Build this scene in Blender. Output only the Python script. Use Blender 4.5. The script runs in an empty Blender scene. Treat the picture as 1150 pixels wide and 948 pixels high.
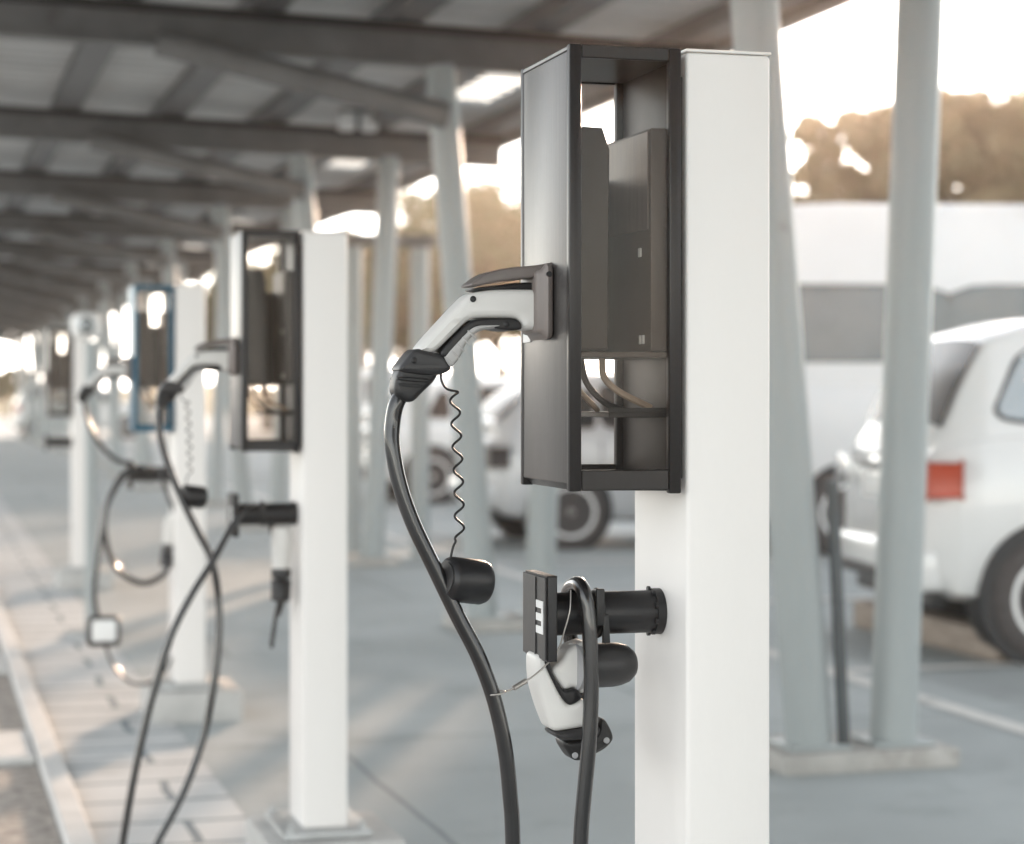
import bpy, bmesh, math, random
from mathutils import Vector, Matrix, Quaternion
from mathutils.geometry import tessellate_polygon
PI = math.pi
HAZE = .0006
rnd = random.Random(11)
FP, CX, HY, CZ = 2375.0, 575.0, 442.0, 1.30          # focal length in photo pixels, principal column, horizon row, eye height
TH = math.atan(0.28)
U = Vector((-math.sin(TH), math.cos(TH), 0))           # along the row of chargers
V = Vector((math.cos(TH), math.sin(TH), 0))            # across the row
F0 = Vector((0.231, 2.80, 0))                          # front left corner of the nearest post
STEP = 2.80 / math.cos(TH)
sc = bpy.context.scene
COL = sc.collection

# ------------------------------------------------------------------ materials
def nn(nt, t, **kw):
    n = nt.nodes.new(t)
    for k, v in kw.items(): setattr(n, k, v)
    return n
def mat(name, c, rough=0.5, metal=0.0, var=0.12, scale=6.0, stretch=(1, 1, 1), bump=0.0, bscale=60.0, spec=0.5, rvar=0.08, dirt=None, coat=0.0, c2=None):
    m = bpy.data.materials.new(name); m.use_nodes = True
    nt = m.node_tree; b = nt.nodes['Principled BSDF']
    tc = nn(nt, 'ShaderNodeTexCoord'); mp = nn(nt, 'ShaderNodeMapping'); mp.inputs['Scale'].default_value = stretch
    nt.links.new(tc.outputs['Object'], mp.inputs[0])
    n1 = nn(nt, 'ShaderNodeTexNoise'); n1.inputs['Scale'].default_value = scale; n1.inputs['Detail'].default_value = 6; n1.inputs['Roughness'].default_value = .62
    nt.links.new(mp.outputs[0], n1.inputs['Vector'])
    rp = nn(nt, 'ShaderNodeValToRGB'); rp.color_ramp.elements[0].position = .3; rp.color_ramp.elements[1].position = .7
    lo = [max(0, x*(1-var)) for x in c]; hi = [min(1, x*(1+var)) for x in c]
    if c2: lo, hi = c, c2
    rp.color_ramp.elements[0].color = (*lo, 1); rp.color_ramp.elements[1].color = (*hi, 1)
    nt.links.new(n1.outputs['Fac'], rp.inputs[0])
    out = rp.outputs[0]
    if dirt:
        n3 = nn(nt, 'ShaderNodeTexNoise'); n3.inputs['Scale'].default_value = dirt[1]; n3.inputs['Detail'].default_value = 8; n3.inputs['Roughness'].default_value = .7
        nt.links.new(tc.outputs['Object'], n3.inputs['Vector'])
        r3 = nn(nt, 'ShaderNodeValToRGB'); r3.color_ramp.elements[0].position = dirt[2]; r3.color_ramp.elements[1].position = min(1, dirt[2]+.18)
        nt.links.new(n3.outputs['Fac'], r3.inputs[0])
        mx = nn(nt, 'ShaderNodeMixRGB'); mx.inputs[2].default_value = (*dirt[0], 1)
        nt.links.new(r3.outputs[0], mx.inputs[0]); nt.links.new(out, mx.inputs[1]); out = mx.outputs[0]
    nt.links.new(out, b.inputs['Base Color'])
    mr = nn(nt, 'ShaderNodeMapRange'); mr.inputs['To Min'].default_value = max(.02, rough-rvar); mr.inputs['To Max'].default_value = min(1, rough+rvar)
    nt.links.new(n1.outputs['Fac'], mr.inputs['Value']); nt.links.new(mr.outputs[0], b.inputs['Roughness'])
    b.inputs['Metallic'].default_value = metal; b.inputs['Specular IOR Level'].default_value = spec; b.inputs['Coat Weight'].default_value = coat
    if bump:
        n2 = nn(nt, 'ShaderNodeTexNoise'); n2.inputs['Scale'].default_value = bscale; n2.inputs['Detail'].default_value = 5
        nt.links.new(mp.outputs[0], n2.inputs['Vector'])
        bp = nn(nt, 'ShaderNodeBump'); bp.inputs['Strength'].default_value = bump; bp.inputs['Distance'].default_value = .01
        nt.links.new(n2.outputs['Fac'], bp.inputs['Height']); nt.links.new(bp.outputs[0], b.inputs['Normal'])
    return m
def pane_mat(name, tint=(1, 1, 1), refl=1.0, base=0.03):
    m = bpy.data.materials.new(name); m.use_nodes = True; nt = m.node_tree
    o = nt.nodes['Material Output']; nt.nodes.remove(nt.nodes['Principled BSDF'])
    t = nn(nt, 'ShaderNodeBsdfTransparent'); t.inputs[0].default_value = (*tint, 1)
    g = nn(nt, 'ShaderNodeBsdfGlossy'); g.inputs['Roughness'].default_value = .04
    fr = nn(nt, 'ShaderNodeFresnel'); fr.inputs[0].default_value = 1.45
    ma = nn(nt, 'ShaderNodeMath', operation='MULTIPLY_ADD'); ma.inputs[1].default_value = refl; ma.inputs[2].default_value = base
    mx = nn(nt, 'ShaderNodeMixShader')
    nt.links.new(fr.outputs[0], ma.inputs[0]); nt.links.new(ma.outputs[0], mx.inputs[0]); nt.links.new(t.outputs[0], mx.inputs[1]); nt.links.new(g.outputs[0], mx.inputs[2]); nt.links.new(mx.outputs[0], o.inputs[0])
    return m
def translucent_mat(name, c):
    m = bpy.data.materials.new(name); m.use_nodes = True; nt = m.node_tree
    o = nt.nodes['Material Output']; nt.nodes.remove(nt.nodes['Principled BSDF'])
    t = nn(nt, 'ShaderNodeBsdfTranslucent'); t.inputs[0].default_value = (*c, 1)
    d = nn(nt, 'ShaderNodeBsdfTransparent'); d.inputs[0].default_value = (*c, 1)
    mx = nn(nt, 'ShaderNodeMixShader'); mx.inputs[0].default_value = .45
    nt.links.new(t.outputs[0], mx.inputs[1]); nt.links.new(d.outputs[0], mx.inputs[2]); nt.links.new(mx.outputs[0], o.inputs[0])
    return m

M = {}
M['post'] = mat('white powder coat', (.80, .775, .75), .38, 0, .025, 2.2, (1, 1, .25), bump=.04, bscale=220, dirt=((.70, .66, .62), 3.2, .66))
M['housing'] = mat('anodised dark aluminium', (.095, .089, .086), .36, .5, .22, 9, (14, 14, .35), bump=.05, bscale=40)
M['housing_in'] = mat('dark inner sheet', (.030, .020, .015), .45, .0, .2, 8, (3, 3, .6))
M['housing_edge'] = mat('dark frame profile', (.019, .0165, .016), .34, .3, .12, 9, (8, 8, .4))
M['blue'] = mat('blue enamel', (.008, .085, .145), .35, .1, .12, 7)
M['module'] = mat('charcoal electronics casing', (.032, .022, .017), .40, .0, .15, 7)
M['module_light'] = mat('grey module cover', (.065, .046, .036), .40, .05, .16, 9, (10, 10, .5))
M['plate'] = mat('pale cover plate', (.15, .118, .10), .42, .05, .25, 12, (8, 8, .8))
M['shell'] = mat('off white plug shell', (.66, .645, .62), .42, 0, .03, 14, bump=.03, bscale=500)
M['grip'] = mat('grey ribbed grip', (.42, .41, .40), .55, 0, .12, 40, bump=.06, bscale=420)
M['rubber'] = mat('black rubber', (.011, .0105, .011), .46, 0, .2, 18, bump=.04, bscale=260)
M['cable'] = mat('black cable sheath', (.012, .0115, .012), .24, 0, .25, 6, coat=.5, rvar=.08)
M['plastic'] = mat('black moulded plastic', (.011, .0105, .0115), .42, 0, .2, 18, bump=.04, bscale=300)
M['plastic_grey'] = mat('dark grey moulded plastic', (.030, .029, .030), .45, 0, .15, 18, bump=.04, bscale=300)
M['lid'] = mat('taupe flap plastic', (.15, .128, .118), .40, 0, .12, 16)
M['lidrim'] = mat('taupe socket flange', (.20, .172, .16), .42, 0, .1, 16)
M['white'] = mat('white print', (.78, .78, .77), .5, 0, .03)
M['wire'] = mat('steel wire', (.45, .42, .39), .35, .8, .1, 50)
M['copper'] = mat('tan cable', (.42, .33, .25), .45, 0, .15, 30)
M['greyring'] = mat('grey moulding ring', (.36, .36, .37), .4, 0, .1, 20)
M['block'] = mat('cast concrete block', (.46, .455, .44), .85, 0, .14, 7, bump=.25, bscale=70, dirt=((.27, .26, .25), 3.0, .62))
M['footing'] = mat('stained footing concrete', (.40, .39, .37), .88, 0, .2, 5, bump=.3, bscale=50, dirt=((.22, .2, .18), 3.5, .55))
M['steel'] = mat('galvanised steel plate', (.44, .45, .45), .42, .5, .15, 14)
M['column'] = mat('pale blue grey column paint', (.315, .345, .348), .42, 0, .07, 3, (1, 1, .4), dirt=((.22, .22, .21), 4, .64), bump=.05, bscale=90)
M['rafter'] = mat('brown grey rafter paint', (.165, .162, .16), .5, .1, .2, 4, dirt=((.10, .09, .085), 3, .6))
M['flange'] = mat('dark painted flange shadow', (.04, .036, .033), .6, 0, .2, 4)  # shade of the upper flange, put into a dark colour
M['purlin'] = mat('grey purlin steel', (.175, .172, .17), .5, .2, .2, 4)
M['sheet'] = mat('corrugated zinc sheet', (.53, .53, .52), .5, .1, .2, 1.1, (1, 1, 1), dirt=((.36, .345, .33), 1.4, .6))
M['skylight'] = translucent_mat('milky rooflight sheet', (.62, .62, .60))
M['pipe'] = mat('dark drain pipe', (.07, .08, .085), .45, .1, .2, 8)
M['timber'] = mat('weathered timber', (.30, .25, .21), .85, 0, .3, 6, (1, 8, 8), bump=.3, bscale=60)
M['paint_white'] = mat('white car paint', (.68, .68, .67), .24, 0, .02, 2, coat=.6)
M['paint_van'] = mat('white van paint', (.60, .595, .59), .35, 0, .03, 1.5, dirt=((.5, .48, .46), 1.2, .6))
M['vanglass'] = mat('grey tinted side glass', (.09, .105, .11), .22, 0, .2, 1.5, spec=.6)
M['paint_silver'] = mat('silver car paint', (.52, .53, .54), .3, .25, .03, 2, coat=.6)
M['paint_dark'] = mat('dark blue grey car paint', (.05, .06, .075), .25, .3, .05, 2, coat=.6)
M['paint_beige'] = mat('champagne car paint', (.50, .46, .40), .25, .4, .03, 2, coat=.6)
M['carglass'] = mat('car window glass', (.02, .022, .024), .22, .0, .1, 3, spec=.12)
M['sideglass'] = mat('sky reflecting side glass', (.26, .285, .29), .10, .6, .05, 3, spec=1.0, coat=1.0)
M['tyre'] = mat('tyre rubber', (.065, .058, .056), .75, 0, .2, 20, bump=.15, bscale=80)
M['rim'] = mat('alloy wheel', (.74, .74, .73), .4, .0, .05, 8)
M['trim'] = mat('black trim', (.02, .02, .021), .5, 0, .1)
M['seam'] = mat('body seam shade', (.16, .16, .16), .6, 0, .1)
M['red'] = mat('red tail lamp', (.40, .042, .008), .35, 0, .12, 30, coat=.15)
M['amber'] = mat('amber lamp', (.70, .24, .05), .2, 0, .08, 30, coat=.8)
M['clear'] = mat('clear lamp glass', (.7, .71, .72), .12, .3, .06, 20, coat=.8)
M['bark'] = mat('bark', (.11, .085, .065), .9, 0, .3, 9, (1, 1, .25), bump=.5, bscale=25)
M['line'] = mat('worn road paint', (.62, .61, .58), .8, 0, .08, 9, dirt=((.33, .33, .32), 6, .56))
M['kerb'] = mat('kerb concrete', (.60, .59, .57), .85, 0, .12, 6, bump=.25, bscale=60, dirt=((.44, .42, .40), 5, .62))
M['soil'] = mat('gravelly soil', (.36, .32, .285), .95, 0, .45, 22, bump=.6, bscale=55)
M['panel_white'] = mat('white lamp housing', (.75, .75, .74), .4, 0, .04)
M['grass'] = mat('dry grass hill', (.12, .115, .05), .95, 0, .4, .25, bump=.4, bscale=3)

def leafmat(name, a, b):
    m = bpy.data.materials.new(name); m.use_nodes = True; nt = m.node_tree; p = nt.nodes['Principled BSDF']
    tc = nn(nt, 'ShaderNodeTexCoord'); n = nn(nt, 'ShaderNodeTexNoise'); n.inputs['Scale'].default_value = .9; n.inputs['Detail'].default_value = 5
    nt.links.new(tc.outputs['Object'], n.inputs[0])
    r = nn(nt, 'ShaderNodeValToRGB'); r.color_ramp.elements[0].position = .35; r.color_ramp.elements[1].position = .65
    r.color_ramp.elements[0].color = (*a, 1); r.color_ramp.elements[1].color = (*b, 1)
    nt.links.new(n.outputs['Fac'], r.inputs[0]); nt.links.new(r.outputs[0], p.inputs['Base Color'])
    p.inputs['Roughness'].default_value = .6
    t = nn(nt, 'ShaderNodeBsdfTranslucent'); nt.links.new(r.outputs[0], t.inputs[0])
    mx = nn(nt, 'ShaderNodeMixShader'); mx.inputs[0].default_value = .22
    nt.links.new(p.outputs[0], mx.inputs[1]); nt.links.new(t.outputs[0], mx.inputs[2]); nt.links.new(mx.outputs[0], nt.nodes['Material Output'].inputs[0])
    return m
M['leaf_olive'] = leafmat('olive foliage', (.055, .085, .035), (.10, .13, .055))
M['leaf_brown'] = leafmat('flare tinted brown foliage', (.135, .115, .06), (.23, .185, .105))  # warm cast of the flare put into the leaf colour
M['leaf_green'] = leafmat('green foliage', (.04, .06, .025), (.10, .115, .045))

def slab_mat(name, c, bw, bh, joint, msize, ang, dirt, var=.12):
    m = mat(name, c, .8, 0, var, .8, bump=.2, bscale=90, dirt=dirt)
    nt = m.node_tree; b = nt.nodes['Principled BSDF']
    src = b.inputs['Base Color'].links[0].from_socket
    tc = nn(nt, 'ShaderNodeTexCoord'); mp = nn(nt, 'ShaderNodeMapping'); mp.inputs['Rotation'].default_value = (0, 0, ang)
    nt.links.new(tc.outputs['Object'], mp.inputs[0])
    nz = nn(nt, 'ShaderNodeTexNoise'); nz.inputs['Scale'].default_value = 2.5
    nt.links.new(mp.outputs[0], nz.inputs[0])
    ad = nn(nt, 'ShaderNodeVectorMath', operation='MULTIPLY_ADD'); ad.inputs[1].default_value = (.05, .05, 0)
    nt.links.new(nz.outputs['Color'], ad.inputs[0]); nt.links.new(mp.outputs[0], ad.inputs[2])
    br = nn(nt, 'ShaderNodeTexBrick'); br.inputs['Scale'].default_value = 1; br.inputs['Brick Width'].default_value = bw; br.inputs['Row Height'].default_value = bh; br.inputs['Mortar Size'].default_value = msize; br.inputs['Mortar Smooth'].default_value = .3
    br.inputs['Color1'].default_value = (1, 1, 1, 1); br.inputs['Color2'].default_value = (.90, .90, .90, 1); br.inputs['Mortar'].default_value = (*joint, 1)
    nt.links.new(ad.outputs[0], br.inputs[0])
    mx = nn(nt, 'ShaderNodeMixRGB', blend_type='MULTIPLY'); mx.inputs[0].default_value = 1
    nt.links.new(src, mx.inputs[1]); nt.links.new(br.outputs['Color'], mx.inputs[2]); nt.links.new(mx.outputs[0], b.inputs['Base Color'])
    return m
M['ground'] = slab_mat('worn pale asphalt', (.345, .37, .37), 40, 60, (.8, .8, .8), .012, -TH, ((.24, .26, .26), 1.1, .53))
M['apron'] = slab_mat('light concrete apron', (.39, .42, .42), 3.0, 2.6, (.55, .57, .58), .012, -TH, ((.29, .315, .315), 1.7, .53))
M['paving'] = slab_mat('pale paving', (.56, .57, .565), 1.6, .34, (.30, .36, .40), .017, -TH, ((.40, .41, .405), 2.6, .54))

# ------------------------------------------------------------------ object helpers
def link(o, parent=None):
    COL.objects.link(o)
    if parent: o.parent = parent
    return o
def obj(name, bm, m, parent=None, off=None, smooth=30, label=None):
    if off is not None: bmesh.ops.translate(bm, verts=bm.verts, vec=-Vector(off))
    bmesh.ops.recalc_face_normals(bm, faces=bm.faces)
    me = bpy.data.meshes.new(name); bm.to_mesh(me); bm.free()
    for mm in (m if isinstance(m, (list, tuple)) else [m]): me.materials.append(M[mm] if isinstance(mm, str) else mm)
    if smooth:
        me.polygons.foreach_set('use_smooth', [True]*len(me.polygons)); me.set_sharp_from_angle(angle=math.radians(smooth))
    o = link(bpy.data.objects.new(name, me), parent)
    if label: o['label'] = label
    return o
def tag(o, label, cat, group=None):
    o['label'] = label; o['category'] = cat
    if group: o['group'] = group
    return o
def thing(name, label, cat, loc=(0, 0, 0), rz=0.0, group=None):
    o = bpy.data.objects.new(name, None); o.empty_display_size = .1; link(o); o.location = loc; o.rotation_euler = (0, 0, rz)
    return tag(o, label, cat, group)
def structure(name, bm, m, smooth=0):
    o = obj(name, bm, m, None, None, smooth); o['kind'] = 'structure'; return o
def dup(root, label, loc=None, rz=None, scale=None):
    def rec(o, p):
        c = o.copy(); COL.objects.link(c); c.parent = p
        for ch in o.children: rec(ch, c)
        return c
    r = rec(root, None); r['label'] = label
    if loc is not None: r.location = loc
    if rz is not None: r.rotation_euler = (0, 0, rz)
    if scale is not None: r.scale = scale
    return r
def box(bm, x0, x1, y0, y1, z0, z1, bev=0.0, seg=2, mtx=None, mi=0):
    r = bmesh.ops.create_cube(bm, size=1); vs = r['verts']
    for v in vs: v.co = Vector((x0+(v.co.x+.5)*(x1-x0), y0+(v.co.y+.5)*(y1-y0), z0+(v.co.z+.5)*(z1-z0)))
    fs = list({f for v in vs for f in v.link_faces})
    if bev:
        es = list({e for v in vs for e in v.link_edges})
        rr = bmesh.ops.bevel(bm, geom=es, offset=bev, segments=seg, profile=.5, affect='EDGES'); vs = list(set(rr['verts']) | {v for v in vs if v.is_valid}); fs = list({f for v in vs for f in v.link_faces})
    for f in fs: f.material_index = mi
    if mtx is not None:
        for v in vs: v.co = mtx @ v.co
    return vs
def crom(pts, sub=8):
    pts = [Vector(p) for p in pts]; P = [pts[0]*2-pts[1]] + pts + [pts[-1]*2-pts[-2]]; out = []
    for i in range(1, len(P)-2):
        a, b, c, d = P[i-1], P[i], P[i+1], P[i+2]
        for k in range(sub):
            t = k/sub
            out.append(.5*((2*b)+(c-a)*t+(2*a-5*b+4*c-d)*t*t+(3*b-a-3*c+d)*t**3))
    out.append(pts[-1]); return out
def tube(bm, pts, r, n=12, sub=8, mi=0, cap=True):
    if sub > 1: pts = crom(pts, sub)
    pts = [Vector(p) for p in pts]; N = len(pts)
    rf = r if callable(r) else (lambda t: r)
    t0 = (pts[1]-pts[0]).normalized(); nrm = t0.orthogonal().normalized(); rings = []
    for i, p in enumerate(pts):
        t = (pts[min(i+1, N-1)]-pts[max(i-1, 0)])
        t = t.normalized() if t.length > 1e-9 else t0
        q = t0.rotation_difference(t); nrm = (q @ nrm); nrm = (nrm-t*nrm.dot(t)).normalized(); t0 = t; b = t.cross(nrm)
        rr = rf(i/(N-1))
        rings.append([bm.verts.new(p+(nrm*math.cos(2*PI*k/n)+b*math.sin(2*PI*k/n))*rr) for k in range(n)])
    for a, b in zip(rings, rings[1:]):
        for k in range(n):
            f = bm.faces.new((a[k], a[(k+1) % n], b[(k+1) % n], b[k])); f.material_index = mi
    if cap:
        bm.faces.new(rings[0][::-1]).material_index = mi; bm.faces.new(rings[-1]).material_index = mi
def lathe(bm, prof, origin, axis, n=32, mi=0):
    """prof: (radius, distance along axis); open ends closed"""
    ax = Vector(axis).normalized(); a = ax.orthogonal().normalized(); b = ax.cross(a); o = Vector(origin); rings = []
    for r, h in prof:
        r = max(r, 1e-4)
        rings.append([bm.verts.new(o+ax*h+(a*math.cos(2*PI*k/n)+b*math.sin(2*PI*k/n))*r) for k in range(n)])
    for p, q in zip(rings, rings[1:]):
        for k in range(n): bm.faces.new((p[k], p[(k+1) % n], q[(k+1) % n], q[k])).material_index = mi
    bm.faces.new(rings[0][::-1]).material_index = mi; bm.faces.new(rings[-1]).material_index = mi
def chaikin(poly, it=1, w=.25):
    for _ in range(it):
        out = []
        for i in range(len(poly)):
            a, b = poly[i], poly[(i+1) % len(poly)]
            out.append((a[0]*(1-w)+b[0]*w, a[1]*(1-w)+b[1]*w)); out.append((a[0]*w+b[0]*(1-w), a[1]*w+b[1]*(1-w)))
        poly = out
    return poly
def inset2d(poly, d):
    n = len(poly); out = []
    for i in range(n):
        p, a, b = Vector(poly[i]), Vector(poly[i-1]), Vector(poly[(i+1) % n])
        e1, e2 = (p-a), (b-p)
        e1 = e1.normalized() if e1.length > 1e-9 else e2.normalized(); e2 = e2.normalized() if e2.length > 1e-9 else e1
        n1, n2 = Vector((-e1.y, e1.x)), Vector((-e2.y, e2.x)); nn_ = n1+n2
        nn_ = nn_.normalized() if nn_.length > 1e-6 else n1
        k = d/max(.55, nn_.dot(n1)); q = p+nn_*k; out.append((q.x, q.y))
    return out
def rim_limit(poly):
    """how far each outline point can be drawn in before it meets the opposite side"""
    n = len(poly); P = [Vector(p) for p in poly]; out = []
    for i in range(n):
        e1, e2 = (P[i]-P[i-1]), (P[(i+1) % n]-P[i]); d = Vector((-(e1.y+e2.y), e1.x+e2.x))
        if d.length < 1e-9: out.append(0.0); continue
        d.normalize(); best = 1.0
        for j in range(n):
            if j in (i, (i-1) % n): continue
            a_, b_ = P[j], P[(j+1) % n]; e = b_-a_; den = d.x*e.y-d.y*e.x
            if abs(den) < 1e-12: continue
            w_ = a_-P[i]; t = (w_.x*e.y-w_.y*e.x)/den; q = (w_.x*d.y-w_.y*d.x)/den
            if t > 1e-6 and -1e-6 <= q <= 1+1e-6: best = min(best, t)
        out.append(best*.42)
    for _ in range(3): out = [min(out[i], (out[i-1]+2*out[i]+out[(i+1) % n])/4) for i in range(n)]
    return out
def inset_var(poly, lim, d):
    n = len(poly); out = []
    for i in range(n):
        p, a_, b_ = Vector(poly[i]), Vector(poly[i-1]), Vector(poly[(i+1) % n])
        t = (b_-a_); k = min(d, lim[i])
        if t.length < 1e-9: out.append(tuple(p)); continue
        q = p+Vector((-t.y, t.x)).normalized()*k; out.append((q.x, q.y))
    return out
def resample(poly, step):
    out = []; n = len(poly)
    for i in range(n):
        a_, b_ = Vector(poly[i]), Vector(poly[(i+1) % n]); m_ = max(1, int((b_-a_).length/step))
        out += [tuple(a_.lerp(b_, k/m_)) for k in range(m_)]
    return out
def puff(bm, poly, y0, hw, r, seg=4, ch=1, mi=0, flat=1.0):
    """outline in (x, z) given real thickness along y with rounded rims"""
    if ch: poly = resample(chaikin(chaikin(poly, ch, .22), 1, .25), .004)
    ar = sum(poly[i-1][0]*poly[i][1]-poly[i][0]*poly[i-1][1] for i in range(len(poly)))
    if ar < 0: poly = poly[::-1]
    r = min(r, hw); lay = []
    lim = rim_limit(poly) if ch else [1.0]*len(poly)
    for k in range(seg+1):
        a = PI/2*k/seg; lay.append((-(hw-r+r*math.cos(a)), r*(1-math.sin(a))))
    lay += [(-y, i) for y, i in lay[::-1]]
    if ch:
        full = abs(ar)
        for k_ in (1, .75, .5, .3, .12, 0):          # draw the rim in only as far as the outline stays simple
            q_ = inset_var(poly, [x*k_ for x in lim], r)
            a_ = abs(sum(q_[i-1][0]*q_[i][1]-q_[i][0]*q_[i-1][1] for i in range(len(q_))))
            tr_ = tessellate_polygon([[Vector((x, z, 0)) for x, z in q_]])
            t_ = sum(abs((q_[b][0]-q_[a][0])*(q_[c][1]-q_[a][1])-(q_[c][0]-q_[a][0])*(q_[b][1]-q_[a][1])) for a, b, c in tr_)
            if abs(t_-a_) < .004*full: break
        lim = [x*k_ for x in lim]
    rings = []
    for y, i in lay:
        pp = (inset_var(poly, lim, i) if ch else inset2d(poly, i)) if i > 1e-7 else poly
        rings.append([bm.verts.new((p[0], y0+y, p[1])) for p in pp])
    n = len(poly)
    for a, b in zip(rings, rings[1:]):
        for k in range(n): bm.faces.new((a[k], a[(k+1) % n], b[(k+1) % n], b[k])).material_index = mi
    for rg in (rings[0], rings[-1]):
        tri = tessellate_polygon([[Vector((v.co.x, v.co.z, 0)) for v in rg]])
        for t in tri:
            if len(set(t)) == 3: bm.faces.new([rg[q] for q in t]).material_index = mi
NB = bmesh.new

# ------------------------------------------------------------------ photo point -> place in a charger's own frame
def fr(n): return F0 + U*(STEP*n)
def loc(px, py, y0, n=0):
    a, b = (px-CX)/FP, (HY-py)/FP; d = Vector((a, 1, 0)); f = fr(n)
    t = (y0+U.dot(f))/U.dot(d); w = d*t-f
    return Vector((V.dot(w), y0, CZ+b*t+(.025 if n else 0)))
def lp(pts, y0, n=0): return [(q.x, q.z) for q in (loc(x, y, y0, n) for x, y in pts)]
OFF = Vector((.056, .11, 0))
def base_of(n): return fr(n)+V*OFF.x+U*OFF.y+Vector((0, 0, -.025 if n else 0))      # the farther plinths are set a little deeper
def ground(px, py):
    d = FP*CZ/(py-HY); return Vector(((px-CX)/FP*d, d, 0))

# ------------------------------------------------------------------ charging station
BX0, BX1, BD, BZ0, BZ1 = -.163, -.010, .222, 1.172, 1.756
def station(n, label, housing, edge, inner, mod='module', modl='module_light', cover='plate'):
    t = thing('charging_station', label, 'EV charger', base_of(n), TH, 'charging stations in a row under the canopy')
    bm = NB(); box(bm, 0, .120, 0, .215, .172, 1.7525, .006, 3); obj('post', bm, 'post', t, OFF)
    bm = NB(); box(bm, -.001, .121, -.001, .216, 1.753, 1.757, .0015, 2); obj('post_cap', bm, 'post', t, OFF)
    bm = NB(); box(bm, -.062, .175, -.06, .275, .152, .172, .004, 2)
    for bx, by in ((-.04, -.04), (.152, -.04), (-.04, .253), (.152, .253)): lathe(bm, [(.012, 0), (.012, .01), (.006, .012), (.006, .022)], (bx, by, .172), (0, 0, 1), 6)
    obj('base_plate', bm, 'steel', t, OFF)
    # side housing: two flanks, lid, floor, joined by a front and a rear frame
    bm = NB()
    box(bm, BX0, BX0+.006, .004, BD-.004, BZ0+.010, BZ1-.008, .002)
    box(bm, BX0+.006, BX1-.006, .004, BD-.004, BZ1-.016, BZ1-.009, 0)
    h = obj('housing', bm, housing, t, OFF)
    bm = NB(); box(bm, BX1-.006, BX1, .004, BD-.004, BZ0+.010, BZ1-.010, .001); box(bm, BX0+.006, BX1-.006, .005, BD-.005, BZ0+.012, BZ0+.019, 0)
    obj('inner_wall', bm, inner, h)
    h.children[0].data.transform(Matrix.Translation(-OFF))
    for yy0, yy1, nm in ((-.006, .008, 'front_frame'), (BD-.008, BD+.006, 'rear_frame')):
        bm = NB()
        box(bm, BX0-.001, BX0+.016, yy0, yy1, BZ0, BZ1, .0025, 2)
        box(bm, BX1-.016, BX1+.001, yy0, yy1, BZ0-.004, BZ1, .0025, 2)
        box(bm, BX0+.016, BX1-.016, yy0+.001, yy1-.001, BZ1-.018, BZ1-.0005, .0015, 1)
        box(bm, BX0+.016, BX1-.016, yy0+.001, yy1-.001, BZ0+.001, BZ0+.028, .0015, 1)
        obj('frame', bm, edge, h, OFF)
    bm = NB(); box(bm, BX0-.0005, BX1+.0005, .002, BD-.002, BZ1-.008, BZ1-.002, .001, 1); obj('top_plate', bm, edge, h, OFF)
    bm = NB()
    poly = [(BX0+.001, BZ0+.012), (BX0+.012, BZ0+.001), (BX1-.012, BZ0-.001), (BX1-.001, BZ0+.012)]
    puff(bm, poly, BD/2, BD/2-.009, .002, 2, 0); obj('bottom_plate', bm, edge, h, OFF)
    bm = NB(); box(bm, BX0+.0155, BX1-.0155, .0005, .003, BZ0+.0275, BZ1-.0175); obj('glass_pane', bm, M['pane'], h, OFF, 0)
    bm = NB(); box(bm, BX1+.001, -.001, .012, BD-.02, BZ0+.015, BZ1-.035, .001, 1); obj('mounting_plate', bm, 'plastic', t, OFF)
    # electronics on both flanks
    bm = NB()
    p = [(BX0+.0062, 1.358), (-.094, 1.358), (-.092, 1.625), (-.102, 1.654), (BX0+.0062, 1.656)]
    puff(bm, p, .118, .075, .004, 3, 0); obj('power_module', bm, mod, t, OFF)
    bm = NB(); box(bm, -.046, BX1-.0062, .012, .205, 1.356, 1.652, .003, 2); mo = obj('control_module', bm, modl, t, OFF)
    bm = NB(); box(bm, -.0475, -.0461, .020, .200, 1.518, 1.648, .0004, 1); obj('cover_plate', bm, cover, mo, OFF)
    for yy, zz, w in ((.055, 1.489, .008), (.040, 1.372, .005), (.052, 1.372, .005)):
        bm = NB(); box(bm, -.0485, -.0461, yy-w, yy+w*.2, zz-.006, zz+.006, .0006, 1); obj('fastener', bm, 'white', mo, OFF)
    bm = NB(); box(bm, BX0+.0065, BX1-.0065, .010, .20, 1.3475, 1.3545, .001, 1); obj('shelf', bm, modl, t, OFF)
    bm = NB(); box(bm, -.098, BX1-.0065, .03, .20, 1.268, 1.275, .001, 1); box(bm, -.098, BX1-.0065, .03, .033, 1.275, 1.281); obj('tray', bm, 'plastic_grey', t, OFF)
    for pts, r, m in (([(-.118, .09, 1.348), (-.112, .085, 1.315), (-.088, .08, 1.288), (-.06, .08, 1.2775)], .0045, 'plastic_grey'),
                      ([(-.132, .08, 1.348), (-.128, .075, 1.31), (-.108, .07, 1.285), (-.095, .09, 1.278)], .004, 'copper'),
                      ([(-.098, .06, 1.348), (-.095, .06, 1.322), (-.075, .055, 1.302), (-.032, .05, 1.2805)], .0048, 'copper')):
        bm = NB(); tube(bm, pts, r, 8, 6); obj('inner_wire', bm, m, t, OFF)
    bm = NB(); box(bm, BX0+.0065, BX1-.0065, BD-.016, BD-.012, 1.355, 1.60, .001, 1); obj('back_panel', bm, mod, t, OFF)
    q = loc(869, 468, .03, n); bm = NB(); lathe(bm, [(.006, -.001), (.006, .002), (.004, .005), (.001, .006)], (.120, .03, 1.268), (1, 0, 0), 14); obj('bolt', bm, 'post', t, OFF, 40)
    # socket with its flap held up by the plug
    y0 = .105
    bm = NB()
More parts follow.
